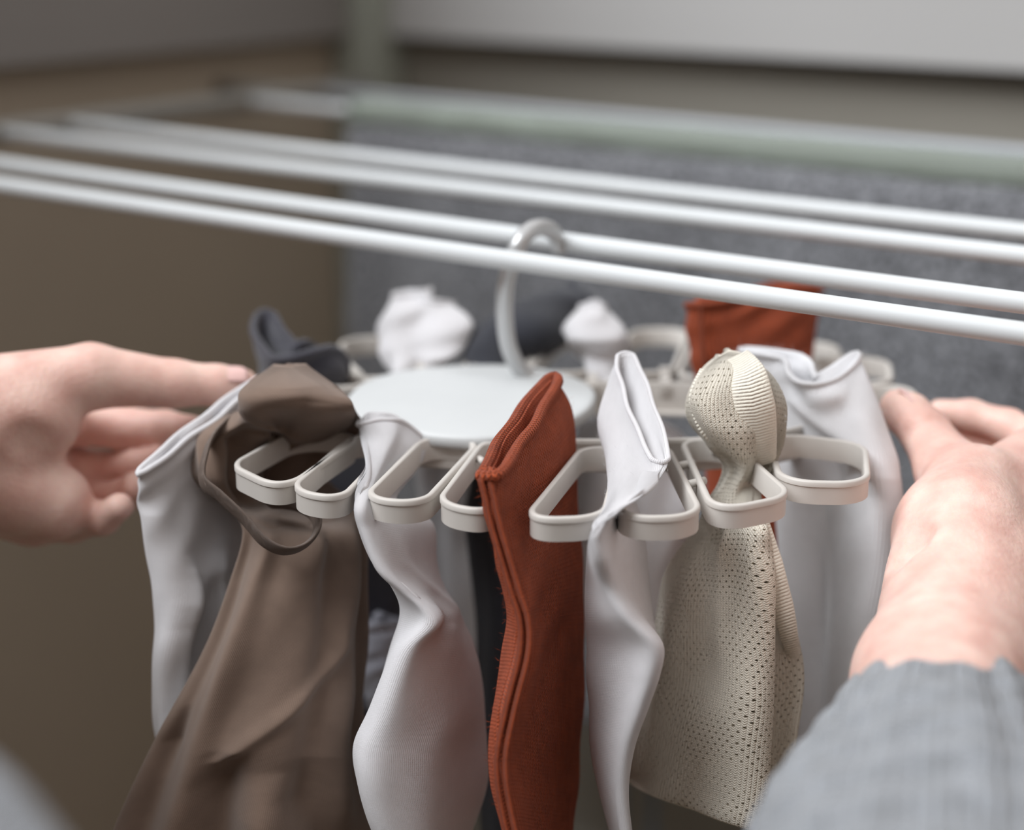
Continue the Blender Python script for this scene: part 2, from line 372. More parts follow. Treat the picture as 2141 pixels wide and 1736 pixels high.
# hook
hk = [P(1150, 800, 0.972), P(1118, 792, 0.978), P(1085, 768, 0.975), P(1064, 725, 0.965), P(1056, 670, 0.955), P(1056, 610, 0.945), P(1066, 560, 0.938), P(1083, 515, 0.932), P(1106, 484, 0.937), P(1134, 476, 0.947), P(1157, 487, 0.957), P(1168, 510, 0.963), P(1168, 528, 0.965)]
sweep('hook', arc(np.array(hk), 60), np.concatenate([np.full(52, 0.0047), np.linspace(0.0047, 0.0036, 8)]), M_hook, hang, 18)
# little hinge pins between neighbouring loops, struts to the frame
for (a, b_) in (((1418, 962), (1452, 956)), ((1440, 1000), (1474, 992)), ((1002, 948), (1012, 955)), ((1318, 1000), (1282, 1002))):
    p0, p1 = PZ(*a), PZ(*b_); p0[2] -= 0.003; p1[2] -= 0.003
    sweep('hinge_pin', [p0 * (1 - q) + p1 * q for q in np.linspace(0, 1, 3)], 0.0019, M_plastic, hang, 10)
for (a, b_) in (((1390, 765), (1392, 800)), ((1310, 770), (1308, 800)), ((1240, 775), (1238, 800)), ((1475, 900), (1500, 920)), ((1560, 790), (1545, 815)), ((1680, 775), (1590, 830)), ((1760, 850), (1600, 868)), ((790, 800), (760, 820)), ((700, 860), (735, 858))):
    p0, p1 = PZ(*a), PZ(*b_); p0[2] -= 0.004; p1[2] -= 0.004; d = (p1 - p0) / 2; sd = nrm(np.cross(d, Zv)) * 0.003
    box('strut', (p0 + p1) / 2, (d * 1.15, sd, Zv * 0.003), M_plastic, hang, 0.0006)

# ------------------------------------------------------------------ cloth tubes
def cloth(name, levels, mat, parent=None, nu=30, nv=110, closed_bottom=True, closed_top=False, folds=(), thick=0.0016, crumple=0.0006, sub=1, seed=1, shift=None, keep=False, down=(0, 0, -1.0), rim=0.0022, edge=0.35):
    """a flattened knitted tube. levels: [(points left->right as (px,py,t)), width]; open at the first level"""
    kmax = max(6, max(len(l[0]) for l in levels)); rs = []; ws = []
    for pts, w in levels:
        if shift: pts = [(x, y, t + shift(x, y)) for x, y, t in pts]
        rs.append(cr(np.array([P(*p) for p in pts]), 16) if keep else arc(np.array([P(*p) for p in pts]), 12)); ws.append(w)
    rs = cr(np.array(rs), nv); ws = np.maximum(cr(np.array(ws)[:, None], nv)[:, 0], 0.0012)
    poly = np.stack([cr(r, nu) for r in rs]); u = np.linspace(0, 1, nu)
    T = nrm(np.gradient(poly, axis=1)); D = np.gradient(poly.mean(1), axis=0)
    D = nrm(D) if down is None else np.broadcast_to(np.asarray(down, float), (nv, 3))
    N = nrm(np.cross(np.broadcast_to(D[:, None, :], T.shape), T))          # towards the viewer side
    prof = np.clip(np.sin(math.pi * u), 0, 1) ** edge; prof[0] = prof[-1] = 0.0
    rg = np.random.RandomState(seed); vv = np.linspace(0, 1, nv)
    disp = np.zeros((nv, nu))
    for (v0, u0, v1, u1, amp, sig) in folds:
        q = np.clip((vv - v0) / (v1 - v0 + 1e-9), 0, 1); uc = u0 + (u1 - u0) * q
        env = np.clip((vv - v0 + 0.06) / 0.06, 0, 1) * np.clip((v1 - vv + 0.06) / 0.06, 0, 1)
        disp += amp * env[:, None] * np.exp(-((u[None, :] - uc[:, None]) / sig) ** 2)
    for _ in range(7):
        a, b_, c = rg.uniform(2, 9), rg.uniform(4, 16), rg.uniform(0, 6.28)
        disp += crumple * 0.5 * np.sin(a * u[None, :] * 3 + b_ * vv[:, None] * 3 + c)
    front = poly + N * (ws[:, None, None] / 2 * prof[None, :, None] + disp[..., None])
    back = poly - N * (ws[:, None, None] / 2 * prof[None, :, None] - disp[..., None] * 0.8)
    loop = np.concatenate([front, back[:, -2:0:-1]], 1); M = loop.shape[1]
    V = loop.reshape(-1, 3)
    per = np.mean(np.linalg.norm(np.diff(np.concatenate([loop, loop[:, :1]], 1), axis=1), axis=2).sum(1))
    lens = np.concatenate([[0], np.cumsum(np.linalg.norm(np.diff(poly.mean(1), axis=0), axis=1))])
    Fc, uv = [], []
    for i in range(nv - 1):
        for j in range(M):
            Fc.append((i * M + j, (i + 1) * M + j, (i + 1) * M + (j + 1) % M, i * M + (j + 1) % M))
            a, b_ = j / M * per, (j + 1) / M * per
            uv += [(a, lens[i]), (a, lens[i + 1]), (b_, lens[i + 1]), (b_, lens[i])]
    for i in ([nv - 1] if closed_bottom else []) + ([0] if closed_top else []):
        for j in range(nu - 1):
            jb, jb1 = (M - j) % M, (M - j - 1) % M
            q = [i * M + j, i * M + jb, i * M + jb1, i * M + j + 1]; q = list(dict.fromkeys(q)); q = q if i else q[::-1]
            if len(q) >= 3:
                Fc.append(tuple(q)); uv += [(0, 0)] * len(q)
    o = mesh(name, V, Fc, mat, parent, True, uv)
    so = o.modifiers.new('solid', 'SOLIDIFY'); so.thickness = thick; so.offset = -1.0; so.use_even_offset = False
    if sub: sb = o.modifiers.new('sub', 'SUBSURF'); sb.levels = 0; sb.render_levels = sub
    o['_rim'] = 0; del o['_rim']
    return o, loop
def edge_tube(name, loop, r, mat, parent, n=8):
    """rolled edge along the opening of a tube"""
    p = cr(loop[0], 150, closed=True)
    o = sweep(name, p, r, mat, parent, n, closed=True)
    me = o.data; l = me.uv_layers.new(name='UVMap'); L = 0.0
    lens = np.concatenate([[0], np.cumsum(np.linalg.norm(np.diff(np.concatenate([p, p[:1]]), axis=0), axis=1))])
    uv = []
    for f in me.polygons:
        i = f.vertices[0] // n; q = f.vertices[0] % n; per = 2 * math.pi * r / n
        uv += [(lens[i], q * per), (lens[i], (q + 1) * per), (lens[i + 1], (q + 1) * per), (lens[i + 1], q * per)]
    l.data.foreach_set('uv', np.array(uv, dtype=np.float32).ravel()); return o
def sock(label, levels, mat, group=None, rim=None, rim_mat=None, cat='sock', name='sock', **kw):
    o, loop = cloth(name, levels, mat, **kw)
    tag(o, label, cat, group)
    if rim: edge_tube('cuff_edge', loop, rim, rim_mat or mat, o)
    return o, loop

# rust sock, front
rust, rust_loop = sock('rust orange ribbed sock clipped at the front, fold facing the viewer', [
    ([(1012, 990, .772), (1024, 992, .768), (1090, 890, .815), (1160, 788, .862)], .0105),
    ([(1013, 1030, .774), (1026, 1034, .768), (1098, 950, .812), (1192, 850, .864)], .0095),
    ([(1022, 1090, .776), (1034, 1094, .768), (1105, 1040, .806), (1206, 960, .866)], .0075),
    ([(1040, 1160, .780), (1056, 1166, .768), (1118, 1130, .804), (1210, 1080, .866)], .0065),
    ([(1056, 1230, .786), (1078, 1240, .768), (1126, 1220, .800), (1217, 1190, .866)], .0065),
    ([(1062, 1290, .790), (1096, 1300, .768), (1128, 1295, .800), (1221, 1290, .866)], .007),
    ([(1047, 1370, .792), (1094, 1370, .768), (1126, 1370, .802), (1221, 1390, .866)], .007),
    ([(1034, 1480, .792), (1066, 1480, .768), (1112, 1485, .802), (1218, 1510, .866)], .007),
    ([(1029, 1590, .786), (1046, 1590, .768), (1100, 1600, .802), (1210, 1620, .866)], .007),
    ([(1042, 1690, .784), (1056, 1690, .768), (1110, 1700, .802), (1200, 1710, .866)], .007),
    ([(1066, 1800, .784), (1082, 1800, .768), (1120, 1810, .802), (1190, 1820, .866)], .005),
], M_rust, rim=0.0027, thick=0.0034, nu=36, nv=140, crumple=0.0004, edge=0.3)
def ridge(name, pts, off, r, mat, parent):
    p = arc(np.array([P(*q) for q in pts]), 90) + np.asarray(off); o = sweep(name, p, r, mat, parent, 8)
    l = o.data.uv_layers.new(name='UVMap'); uv = []
    for f in o.data.polygons:
        for k in f.vertices: uv.append(((k % 8) * 0.0006, (k // 8) * 0.004))
    l.data.foreach_set('uv', np.array(uv, dtype=np.float32).ravel()); return o
RD = [(1012, 1000, .7655), (1022, 1040, .7655), (1033, 1094, .7655), (1054, 1166, .7655), (1076, 1240, .7655), (1094, 1300, .7655), (1093, 1370, .7655), (1066, 1480, .7655), (1046, 1590, .7655), (1056, 1690, .7655), (1082, 1800, .7655)]
ridge('seam', [(x - 8, y, t) for x, y, t in RD], (0, 0, 0), 0.0015, M_rust, rust)
ridge('seam', [(x + 11, y, t) for x, y, t in RD], (0, 0, 0), 0.0015, M_rust, rust)

# thin white sock, front centre
wht, wht_loop = sock('thin white sock with twisted gaping cuff, clipped right of the front rust sock', [
    ([(1306, 738, .862), (1324, 800, .848), (1352, 880, .828), (1384, 968, .800)], .0125),
    ([(1282, 790, .862), (1310, 850, .844), (1346, 915, .822), (1384, 988, .796)], .011),
    ([(1258, 865, .858), (1292, 910, .838), (1332, 962, .812), (1366, 1014, .788)], .009),
    ([(1268, 925, .852), (1290, 970, .826), (1312, 1010, .796), (1324, 1046, .764)], .009),
    ([(1292, 970, .846), (1288, 1010, .818), (1286, 1058, .772), (1280, 1072, .759)], .008),
    ([(1318, 1025, .842), (1292, 1050, .812), (1264, 1084, .763), (1249, 1092, .756)], .006),
    ([(1338, 1075, .842), (1300, 1090, .806), (1252, 1120, .757), (1237, 1120, .756)], .005),
    ([(1350, 1140, .844), (1306, 1150, .808), (1258, 1166, .757), (1231, 1160, .780)], .005),
    ([(1356, 1210, .846), (1316, 1220, .804), (1272, 1224, .766), (1225, 1215, .800)], .004),
    ([(1362, 1280, .846), (1340, 1285, .806), (1306, 1288, .766), (1222, 1290, .814)], .0045),
    ([(1362, 1340, .848), (1372, 1345, .806), (1360, 1350, .768), (1222, 1350, .822)], .0045),
    ([(1352, 1400, .848), (1366, 1410, .806), (1354, 1415, .772), (1224, 1410, .828)], .0045),
    ([(1336, 1470, .848), (1346, 1475, .810), (1334, 1478, .778), (1228, 1470, .832)], .0045),
    ([(1310, 1560, .848), (1316, 1562, .814), (1306, 1564, .786), (1232, 1555, .836)], .0045),
    ([(1300, 1650, .848), (1304, 1655, .818), (1298, 1658, .792), (1252, 1650, .838)], .0045),
    ([(1316, 1765, .848), (1316, 1768, .820), (1310, 1770, .796), (1282, 1760, .838)], .004),
], M_white, rim=0.0012, thick=0.0018, nu=40, nv=150, keep=True, crumple=0.0003, edge=0.22)

# white sock, front left
sock('white sock twisted through the clips between the taupe garment and the rust sock', [
    ([(748, 888, .862), (778, 874, .862), (830, 876, .870), (886, 918, .880)], .012),
    ([(755, 925, .845), (785, 920, .848), (832, 920, .862), (890, 942, .876)], .011),
    ([(764, 975, .820), (782, 982, .824), (816, 985, .848), (870, 985, .868)], .007),
    ([(742, 1040, .797), (758, 1046, .793), (785, 1050, .812), (830, 1050, .845)], .005),
    ([(755, 1100, .798), (768, 1106, .789), (830, 1098, .820), (905, 1090, .852)], .0045),
    ([(780, 1170, .802), (800, 1186, .789), (850, 1180, .822), (912, 1170, .855)], .005),
    ([(820, 1225, .812), (852, 1240, .789), (886, 1238, .822), (930, 1225, .858)], .005),
    ([(835, 1280, .826), (898, 1296, .789), (922, 1288, .822), (958, 1276, .860)], .006),
    ([(815, 1360, .836), (850, 1358, .790), (910, 1350, .816), (990, 1345, .860)], .007),
    ([(783, 1480, .838), (804, 1482, .790), (900, 1478, .812), (1014, 1460, .860)], .008),
    ([(750, 1560, .832), (768, 1562, .790), (880, 1562, .808), (1022, 1560, .860)], .008),
    ([(757, 1640, .830), (774, 1642, .790), (880, 1650, .808), (1018, 1650, .860)], .008),
    ([(790, 1740, .830), (806, 1745, .792), (890, 1755, .810), (985, 1750, .855)], .007),
    ([(830, 1810, .830), (850, 1815, .795), (900, 1820, .810), (950, 1810, .850)], .004),
], M_white, rim=0.0013, thick=0.0018, nu=40, nv=150, keep=True, crumple=0.0004, edge=0.35, folds=[(0.38, 0.6, 0.52, 0.9, 0.002, 0.07), (0.62, 0.75, 0.95, 0.6, 0.003, 0.14)])

# white sock under the left hand
sock('white sock with straight wide cuff under the fingers of the left hand', [
    ([(290, 992, .846), (340, 950, .858), (430, 880, .876), (550, 788, .905)], .0085),
    ([(284, 1020, .848), (345, 985, .860), (430, 925, .880), (528, 855, .908)], .008),
    ([(287, 1070, .850), (350, 1055, .862), (420, 1020, .880), (505, 990, .905)], .006),
    ([(300, 1150, .855), (350, 1150, .858), (440, 1140, .885), (540, 1120, .915)], .005),
    ([(316, 1240, .860), (360, 1240, .856), (430, 1240, .880), (520, 1240, .915)], .006),
    ([(322, 1360, .865), (352, 1360, .856), (400, 1360, .872), (480, 1360, .905)], .007),
    ([(322, 1500, .868), (345, 1500, .860), (380, 1500, .870), (440, 1500, .900)], .007),
    ([(330, 1620, .870), (350, 1620, .862), (380, 1620, .870), (430, 1620, .895)], .006),
], M_white, rim=0.0016, thick=0.002, crumple=0.0006, folds=[(0.5, 0.3, 1.0, 0.35, 0.004, 0.07), (0.5, 0.62, 1.0, 0.66, 0.004, 0.07), (0.3, 0.1, 0.6, 0.25, 0.003, 0.12)])

# white sock, right, by the right hand
wr, wr_loop = sock('white sock with open ribbed cuff gripped by the right thumb', [
    ([(1548, 730, .905), (1610, 738, .892), (1662, 752, .880), (1684, 790, .866), (1712, 797, .863), (1752, 776, .868), (1793, 738, .880)], .013),
    ([(1560, 765, .903), (1625, 778, .890), (1675, 795, .876), (1700, 820, .864), (1730, 820, .860), (1772, 800, .866), (1812, 778, .880)], .0125),
    ([(1575, 830, .900), (1640, 840, .888), (1690, 850, .874), (1730, 860, .863), (1762, 856, .860), (1802, 850, .866), (1842, 852, .882)], .011),
    ([(1595, 910, .896), (1660, 910, .884), (1710, 912, .872), (1752, 915, .864), (1790, 915, .860), (1832, 920, .866), (1868, 935, .878)], .009),
    ([(1608, 985, .894), (1680, 985, .884), (1730, 985, .874), (1772, 985, .868), (1808, 985, .864), (1848, 990, .866), (1884, 998, .874)], .008),
    ([(1618, 1080, .894), (1690, 1080, .886), (1740, 1080, .880), (1775, 1080, .866), (1810, 1080, .860), (1850, 1085, .862), (1892, 1090, .870)], .008),
    ([(1628, 1200, .894), (1695, 1200, .890), (1740, 1200, .886), (1770, 1200, .868), (1805, 1200, .858), (1845, 1200, .860), (1888, 1200, .868)], .008),
    ([(1640, 1350, .894), (1695, 1350, .892), (1735, 1350, .888), (1765, 1350, .868), (1795, 1350, .858), (1832, 1350, .860), (1872, 1350, .866)], .008),
    ([(1650, 1500, .892), (1700, 1500, .890), (1735, 1500, .886), (1762, 1500, .868), (1788, 1500, .858), (1818, 1500, .860), (1850, 1500, .866)], .008),
    ([(1670, 1640, .890), (1710, 1640, .886), (1738, 1640, .880), (1760, 1640, .868), (1780, 1640, .860), (1800, 1640, .860), (1820, 1640, .866)], .006),
], M_whiterib, shift=lambda x, y: 0.020 * min(1, max(0, (1850 - x) / 80)), rim=0.0014, thick=0.0018, nu=44, nv=130, crumple=0.0004, folds=[(0.2, 0.45, 0.45, 0.8, 0.003, 0.1)])

# cream lace sock
cream, lp = sock('cream lace knit sock knotted at the top, its eyelet foot spread below the clips', [
    ([(1500, 742, .848), (1530, 734, .846), (1562, 740, .850)], .006),
    ([(1466, 772, .848), (1530, 756, .842), (1598, 780, .850)], .030),
    ([(1447, 820, .848), (1530, 808, .838), (1613, 835, .850)], .038),
    ([(1449, 872, .848), (1530, 870, .838), (1617, 890, .850)], .034),
    ([(1474, 920, .850), (1545, 925, .842), (1618, 935, .850)], .024),
    ([(1510, 962, .852), (1560, 970, .848), (1618, 978, .848)], .018),
    ([(1505, 1005, .852), (1545, 1008, .848), (1590, 1010, .850)], .016),
    ([(1478, 1050, .846), (1535, 1050, .838), (1592, 1050, .842)], .014),
    ([(1456, 1100, .842), (1540, 1100, .832), (1582, 1102, .816), (1586, 1102, .826), (1608, 1102, .830)], .012),
    ([(1416, 1150, .842), (1520, 1150, .832), (1586, 1160, .814), (1591, 1160, .832), (1628, 1165, .832)], .011),
    ([(1382, 1210, .842), (1510, 1215, .832), (1592, 1230, .813), (1596, 1230, .836), (1648, 1235, .834)], .010),
    ([(1366, 1300, .844), (1500, 1310, .832), (1596, 1330, .812), (1599, 1330, .838), (1672, 1330, .836)], .010),
    ([(1352, 1400, .846), (1490, 1420, .832), (1590, 1440, .812), (1593, 1440, .840), (1685, 1425, .838)], .010),
    ([(1328, 1500, .848), (1470, 1530, .832), (1584, 1560, .812), (1587, 1560, .842), (1672, 1530, .840)], .010),
    ([(1308, 1580, .850), (1450, 1630, .832), (1580, 1670, .812), (1583, 1670, .842), (1662, 1620, .840)], .009),
    ([(1304, 1622, .852), (1440, 1680, .832), (1578, 1728, .812), (1581, 1728, .842), (1656, 1690, .840)], .006),
    ([(1306, 1632, .852), (1440, 1690, .834), (1576, 1738, .814), (1579, 1738, .842), (1654, 1705, .840)], .002),
], M_cream, closed_top=True, shift=lambda x, y: (0.018 * min(1, max(0, (1470 - x) / 100))) if y > 1060 else 0, thick=0.0012, nu=56, nv=150, crumple=0.0010, folds=[(0.34, 0.25, 0.62, 0.2, 0.003, 0.06), (0.34, 0.45, 0.7, 0.42, 0.003, 0.06), (0.02, 0.15, 0.3, 0.5, 0.005, 0.08), (0.05, 0.5, 0.32, 0.75, -0.006, 0.07), (0.05, 0.85, 0.3, 0.9, 0.004, 0.08)])
# twisted band over the knot and hanging band on the foot
def band(name, pts, wid, mat, parent, thick=0.0022, n=50):
    """cloth ribbon: pts = (px,py,t), wid = (left px, right px) half widths"""
    c = arc(np.array([P(*p) for p in pts]), n); T = nrm(np.gradient(c, axis=0)); V = []; m = 9
    wd_ = np.interp(np.linspace(0, 1, n), np.linspace(0, 1, len(wid)), wid)
    for i in range(n):
        toc = nrm(CAM - c[i]); sd = nrm(np.cross(T[i], toc))
        for j in range(m):
            q = (j / (m - 1) - 0.5) * 2; V.append(c[i] + sd * q * wd_[i] + toc * (0.003 * (1 - q * q)))
    Fc = [(i * m + j, i * m + j + 1, (i + 1) * m + j + 1, (i + 1) * m + j) for i in range(n - 1) for j in range(m - 1)]
    L = np.concatenate([[0], np.cumsum(np.linalg.norm(np.diff(c, axis=0), axis=1))])
    uv = [(((k % m) / (m - 1)) * 2 * max(wid), L[k // m]) for f in Fc for k in f]
    o = mesh(name, V, Fc, mat, parent, True, uv)
    so = o.modifiers.new('solid', 'SOLIDIFY'); so.thickness = thick; so.offset = 0; o.modifiers.new('sub', 'SUBSURF').render_levels = 1; return o
band('cuff_band', [(1540, 745, .838), (1562, 790, .824), (1576, 850, .822), (1588, 915, .830), (1600, 970, .842)], (0.006, 0.0095, 0.010, 0.008, 0.005), M_creamrib, cream)
band('cuff_band', [(1478, 775, .836), (1462, 830, .832), (1480, 890, .832), (1520, 935, .838)], (0.003, 0.0045, 0.0045, 0.003), M_creamrib, cream)

band('cuff_band', [(1590, 1085, .824), (1606, 1150, .822), (1626, 1230, .822), (1648, 1320, .828), (1662, 1400, .848)], (0.003, 0.0050, 0.0050, 0.0035, 0.0008), M_creamrib, cream)
def fuzz(parent, loop, rows, count, lo, hi, mat, seed):
    """loose fibres standing off a knitted edge, one uncountable part"""
    rg = np.random.RandomState(seed); V, Fc = [], []; cen = loop.mean(1)
    for _ in range(count):
        i = int(rg.uniform(rows[0], rows[1]) * (loop.shape[0] - 1)); j = rg.randint(loop.shape[1])
        p = loop[i, j]; a = loop[i, (j + 1) % loop.shape[1]] - loop[i, j - 1]; b_ = loop[min(i + 1, len(loop) - 1), j] - loop[max(i - 1, 0), j]
        n = nrm(np.cross(a, b_)); n = n if np.dot(n, p - cen[i]) > 0 else -n
        if i < 4 and rg.rand() < 0.7: n = nrm(n + np.array((0, 0, 1.4)))
        d = nrm(n + rg.normal(0, 0.6, 3)); sd = nrm(np.cross(d, rg.normal(0, 1, 3))) * 0.000035; L = rg.uniform(lo, hi); bend = rg.normal(0, 0.35, 3) * L
        k = len(V); q = p + n * 0.0004; V += [q - sd, q + sd, q + d * L * .5 + bend * .4 + sd * .8, q + d * L * .5 + bend * .4 - sd * .8, q + d * L + bend]
        Fc += [(k, k + 1, k + 2, k + 3), (k + 3, k + 2, k + 4)]
    o = mesh('fuzz', V, Fc, mat, parent); o['kind'] = 'stuff'; return o
fuzz(rust, rust_loop, (0, 0.9), 2200, 0.0015, 0.0035, M_rust, 1)
fuzz(wht, wht_loop, (0, 0.35), 900, 0.0008, 0.0018, M_white, 2)
fuzz(wr, wr_loop, (0, 0.03), 900, 0.002, 0.005, M_whiterib, 3)
fuzz(wr, wr_loop, (0, 0.6), 900, 0.001, 0.0025, M_whiterib, 4)

# ------------------------------------------------------------------ taupe garment
tau, lp = sock('taupe jersey garment bunched in the clips, thin strap looping below', [
    ([(570, 762, .872), (604, 764, .868), (640, 760, .872)], .006),
    ([(550, 795, .870), (610, 792, .854), (690, 808, .872)], .034),
    ([(548, 840, .868), (620, 836, .848), (716, 856, .872)], .040),
    ([(446, 900, .862), (560, 885, .848), (640, 888, .850), (716, 896, .872)], .036),
    ([(434, 940, .858), (540, 940, .852), (620, 935, .856), (690, 930, .872)], .030),
    ([(436, 1000, .856), (520, 1000, .858), (600, 1000, .864), (680, 990, .874)], .022),
    ([(470, 1055, .852), (540, 1055, .858), (640, 1050, .866), (730, 1045, .872)], .016),
    ([(505, 1110, .846), (570, 1110, .846), (660, 1110, .850), (765, 1095, .876)], .014),
    ([(482, 1210, .846), (560, 1210, .836), (660, 1210, .842), (768, 1200, .878)], .014),
    ([(442, 1320, .846), (540, 1320, .832), (650, 1320, .838), (762, 1320, .878)], .016),
    ([(388, 1430, .846), (520, 1430, .830), (640, 1430, .836), (757, 1430, .878)], .018),
    ([(332, 1530, .846), (490, 1530, .828), (630, 1530, .834), (758, 1520, .878)], .020),
    ([(288, 1620, .846), (470, 1620, .828), (630, 1620, .834), (764, 1610, .878)], .022),
    ([(232, 1740, .846), (440, 1740, .828), (620, 1740, .834), (774, 1740, .878)], .024),
    ([(190, 1850, .846), (420, 1850, .828), (620, 1850, .834), (780, 1850, .878)], .024),
], M_taupe, closed_top=True, shift=lambda x, y: 0.048 * min(1, max(0, (x - 450) / 45)) * min(1, max(0, (y - 860) / 40)) * min(1, max(0, (1090 - y) / 60)), cat='garment', name='garment', nu=70, nv=190, thick=0.0014, crumple=0.0008, edge=0.3, folds=[
    (0.48, 0.20, 1.0, 0.28, 0.008, 0.05), (0.47, 0.06, 0.80, 0.12, -0.004, 0.04), (0.50, 0.55, 0.86, 0.60, -0.004, 0.05), (0.50, 0.72, 0.9, 0.75, 0.004, 0.07), (0.5, 0.9, 0.85, 0.86, -0.005, 0.06),
    (0.66, 0.66, 0.82, 0.34, 0.004, 0.035), (0.86, 0.36, 1.0, 0.44, -0.014, 0.07), (0.88, 0.62, 1.0, 0.80, -0.007, 0.08), (0.80, 0.10, 1.0, 0.17, -0.007, 0.05), (0.9, 0.5, 1.0, 0.56, 0.010, 0.06),
    (0.13, 0.5, 0.24, 0.4, -0.008, 0.10), (0.12, 0.78, 0.24, 0.80, -0.014, 0.045), (0.21, 0.25, 0.27, 0.75, -0.005, 0.10), (0.22, 0.86, 0.34, 0.88, 0.006, 0.04), (0.19, 0.2, 0.25, 0.6, 0.006, 0.06), (0.24, 0.12, 0.42, 0.16, -0.008, 0.05), (0.02, 0.35, 0.2, 0.3, 0.004, 0.1), (0.1, 0.7, 0.26, 0.92, 0.006, 0.07)])
sp = arc(np.array([P(*q) for q in [(480, 876, .885), (444, 915, .852), (428, 955, .838), (424, 1005, .832), (462, 1040, .826), (510, 1085, .822), (552, 1132, .818), (596, 1152, .816), (636, 1142, .818), (662, 1110, .822), (656, 1076, .832), (620, 1058, .842), (560, 1052, .848)]]), 90)
st = sweep('strap', sp, 0.003, M_taupe, tau, 14, flat=(0.0062, 0.0013), wide=(-0.35, 0.75, -0.55))
l = st.data.uv_layers.new(name='UVMap')

# ------------------------------------------------------------------ socks on the far clips
sock('charcoal sock with folded open cuff behind the taupe bunch', [
    ([(552, 652, 1.0), (566, 700, .985), (600, 742, .970), (650, 722, .972), (690, 735, .985), (712, 790, 1.0)], .020),
    ([(545, 700, 1.0), (565, 740, .985), (605, 775, .972), (652, 762, .974), (694, 775, .986), (712, 815, 1.0)], .018),
    ([(548, 790, 1.0), (580, 810, .985), (620, 825, .978), (660, 820, .980), (694, 825, .99), (708, 840, 1.0)], .014),
    ([(560, 900, 1.0), (590, 900, .99), (625, 900, .985), (665, 900, .985), (700, 900, .99), (725, 900, 1.0)], .010),
    ([(600, 1080, 1.0), (640, 1080, .99), (690, 1080, .985), (740, 1080, .985), (790, 1080, .99), (850, 1080, 1.0)], .012),
    ([(640, 1250, 1.0), (680, 1250, .99), (720, 1250, .985), (760, 1250, .985), (800, 1250, .99), (850, 1250, 1.0)], .012),
    ([(660, 1480, 1.0), (690, 1480, .99), (720, 1480, .985), (750, 1480, .985), (790, 1480, .99), (830, 1480, 1.0)], .010),
    ([(690, 1620, 1.0), (705, 1620, .99), (720, 1620, .985), (740, 1620, .985), (760, 1620, .99), (780, 1620, 1.0)], .006),
], M_navy, rim=0.0022, thick=0.0026)
navy = bpy.data.objects['sock.006']
toe, _l = cloth('toe', [([(742, 1290, .985), (775, 1288, .975), (815, 1292, .975), (856, 1300, .985)], .014), ([(746, 1350, .985), (778, 1350, .974), (815, 1350, .974), (856, 1350, .985)], .014), ([(756, 1420, .985), (780, 1425, .975), (808, 1425, .975), (838, 1420, .985)], .012), ([(772, 1480, .985), (785, 1486, .98), (800, 1486, .98), (815, 1480, .985)], .005)], M_toe, navy, nu=20, nv=40)
toe['label'] = 'pale grey toe'
bls, lp = sock('white sock bunched upright on the far left clips', [
    ([(838, 612, 1.055), (870, 616, 1.045), (905, 626, 1.045), (934, 634, 1.055)], .020),
    ([(818, 650, 1.050), (870, 652, 1.035), (915, 655, 1.035), (958, 680, 1.050)], .030),
    ([(800, 705, 1.045), (860, 705, 1.030), (910, 708, 1.030), (950, 712, 1.045)], .032),
    ([(812, 750, 1.03), (855, 752, 1.020), (895, 752, 1.020), (922, 748, 1.03)], .022),
    ([(836, 800, 1.02), (865, 802, 1.012), (890, 802, 1.012), (910, 800, 1.02)], .014),
    ([(852, 920, 1.02), (890, 920, 1.01), (925, 920, 1.01), (965, 920, 1.02)], .010),
    ([(880, 1090, 1.03), (915, 1090, 1.02), (950, 1090, 1.02), (985, 1090, 1.03)], .010),
    ([(890, 1250, 1.03), (925, 1250, 1.02), (965, 1250, 1.02), (1005, 1250, 1.03)], .012),
    ([(900, 1400, 1.03), (935, 1400, 1.02), (975, 1400, 1.02), (1020, 1400, 1.03)], .012),
    ([(930, 1520, 1.03), (955, 1520, 1.02), (985, 1520, 1.02), (1010, 1520, 1.03)], .005),
], M_white, rim=0.0015, crumple=0.0016, folds=[(0.0, 0.45, 0.4, 0.55, -0.008, 0.1), (0.05, 0.8, 0.3, 0.7, 0.006, 0.1)])
sock('charcoal sock lying over the far clips behind the silver hook', [
    ([(1184, 616, 1.085), (1200, 630, 1.075), (1213, 655, 1.072), (1214, 690, 1.080)], .020),
    ([(1146, 622, 1.075), (1162, 645, 1.060), (1172, 675, 1.056), (1180, 715, 1.065)], .020),
    ([(1080, 648, 1.055), (1100, 675, 1.035), (1115, 705, 1.032), (1125, 745, 1.05)], .020),
    ([(1010, 690, 1.05), (1030, 710, 1.03), (1050, 735, 1.03), (1070, 770, 1.045)], .018),
    ([(985, 745, 1.04), (1005, 760, 1.025), (1030, 775, 1.022), (1055, 795, 1.035)], .022),
    ([(985, 850, 1.02), (1000, 850, 1.005), (1015, 850, 1.002), (1050, 850, 1.015)], .014),
    ([(990, 1000, .985), (1008, 1000, .975), (1030, 1000, .982), (1065, 1000, .995)], .012),
    ([(975, 1100, .98), (1010, 1100, .968), (1045, 1100, .965), (1085, 1100, .975)], .012),
    ([(1005, 1300, .97), (1030, 1300, .958), (1060, 1300, .955), (1100, 1300, .965)], .012),
    ([(1000, 1500, .97), (1030, 1500, .958), (1060, 1500, .955), (1100, 1500, .965)], .012),
    ([(1005, 1700, .97), (1030, 1700, .958), (1060, 1700, .955), (1100, 1700, .965)], .010),
    ([(1030, 1820, .97), (1045, 1820, .96), (1060, 1820, .96), (1080, 1820, .965)], .005),
], M_black, rim=0.002, thick=0.0024, down=None)
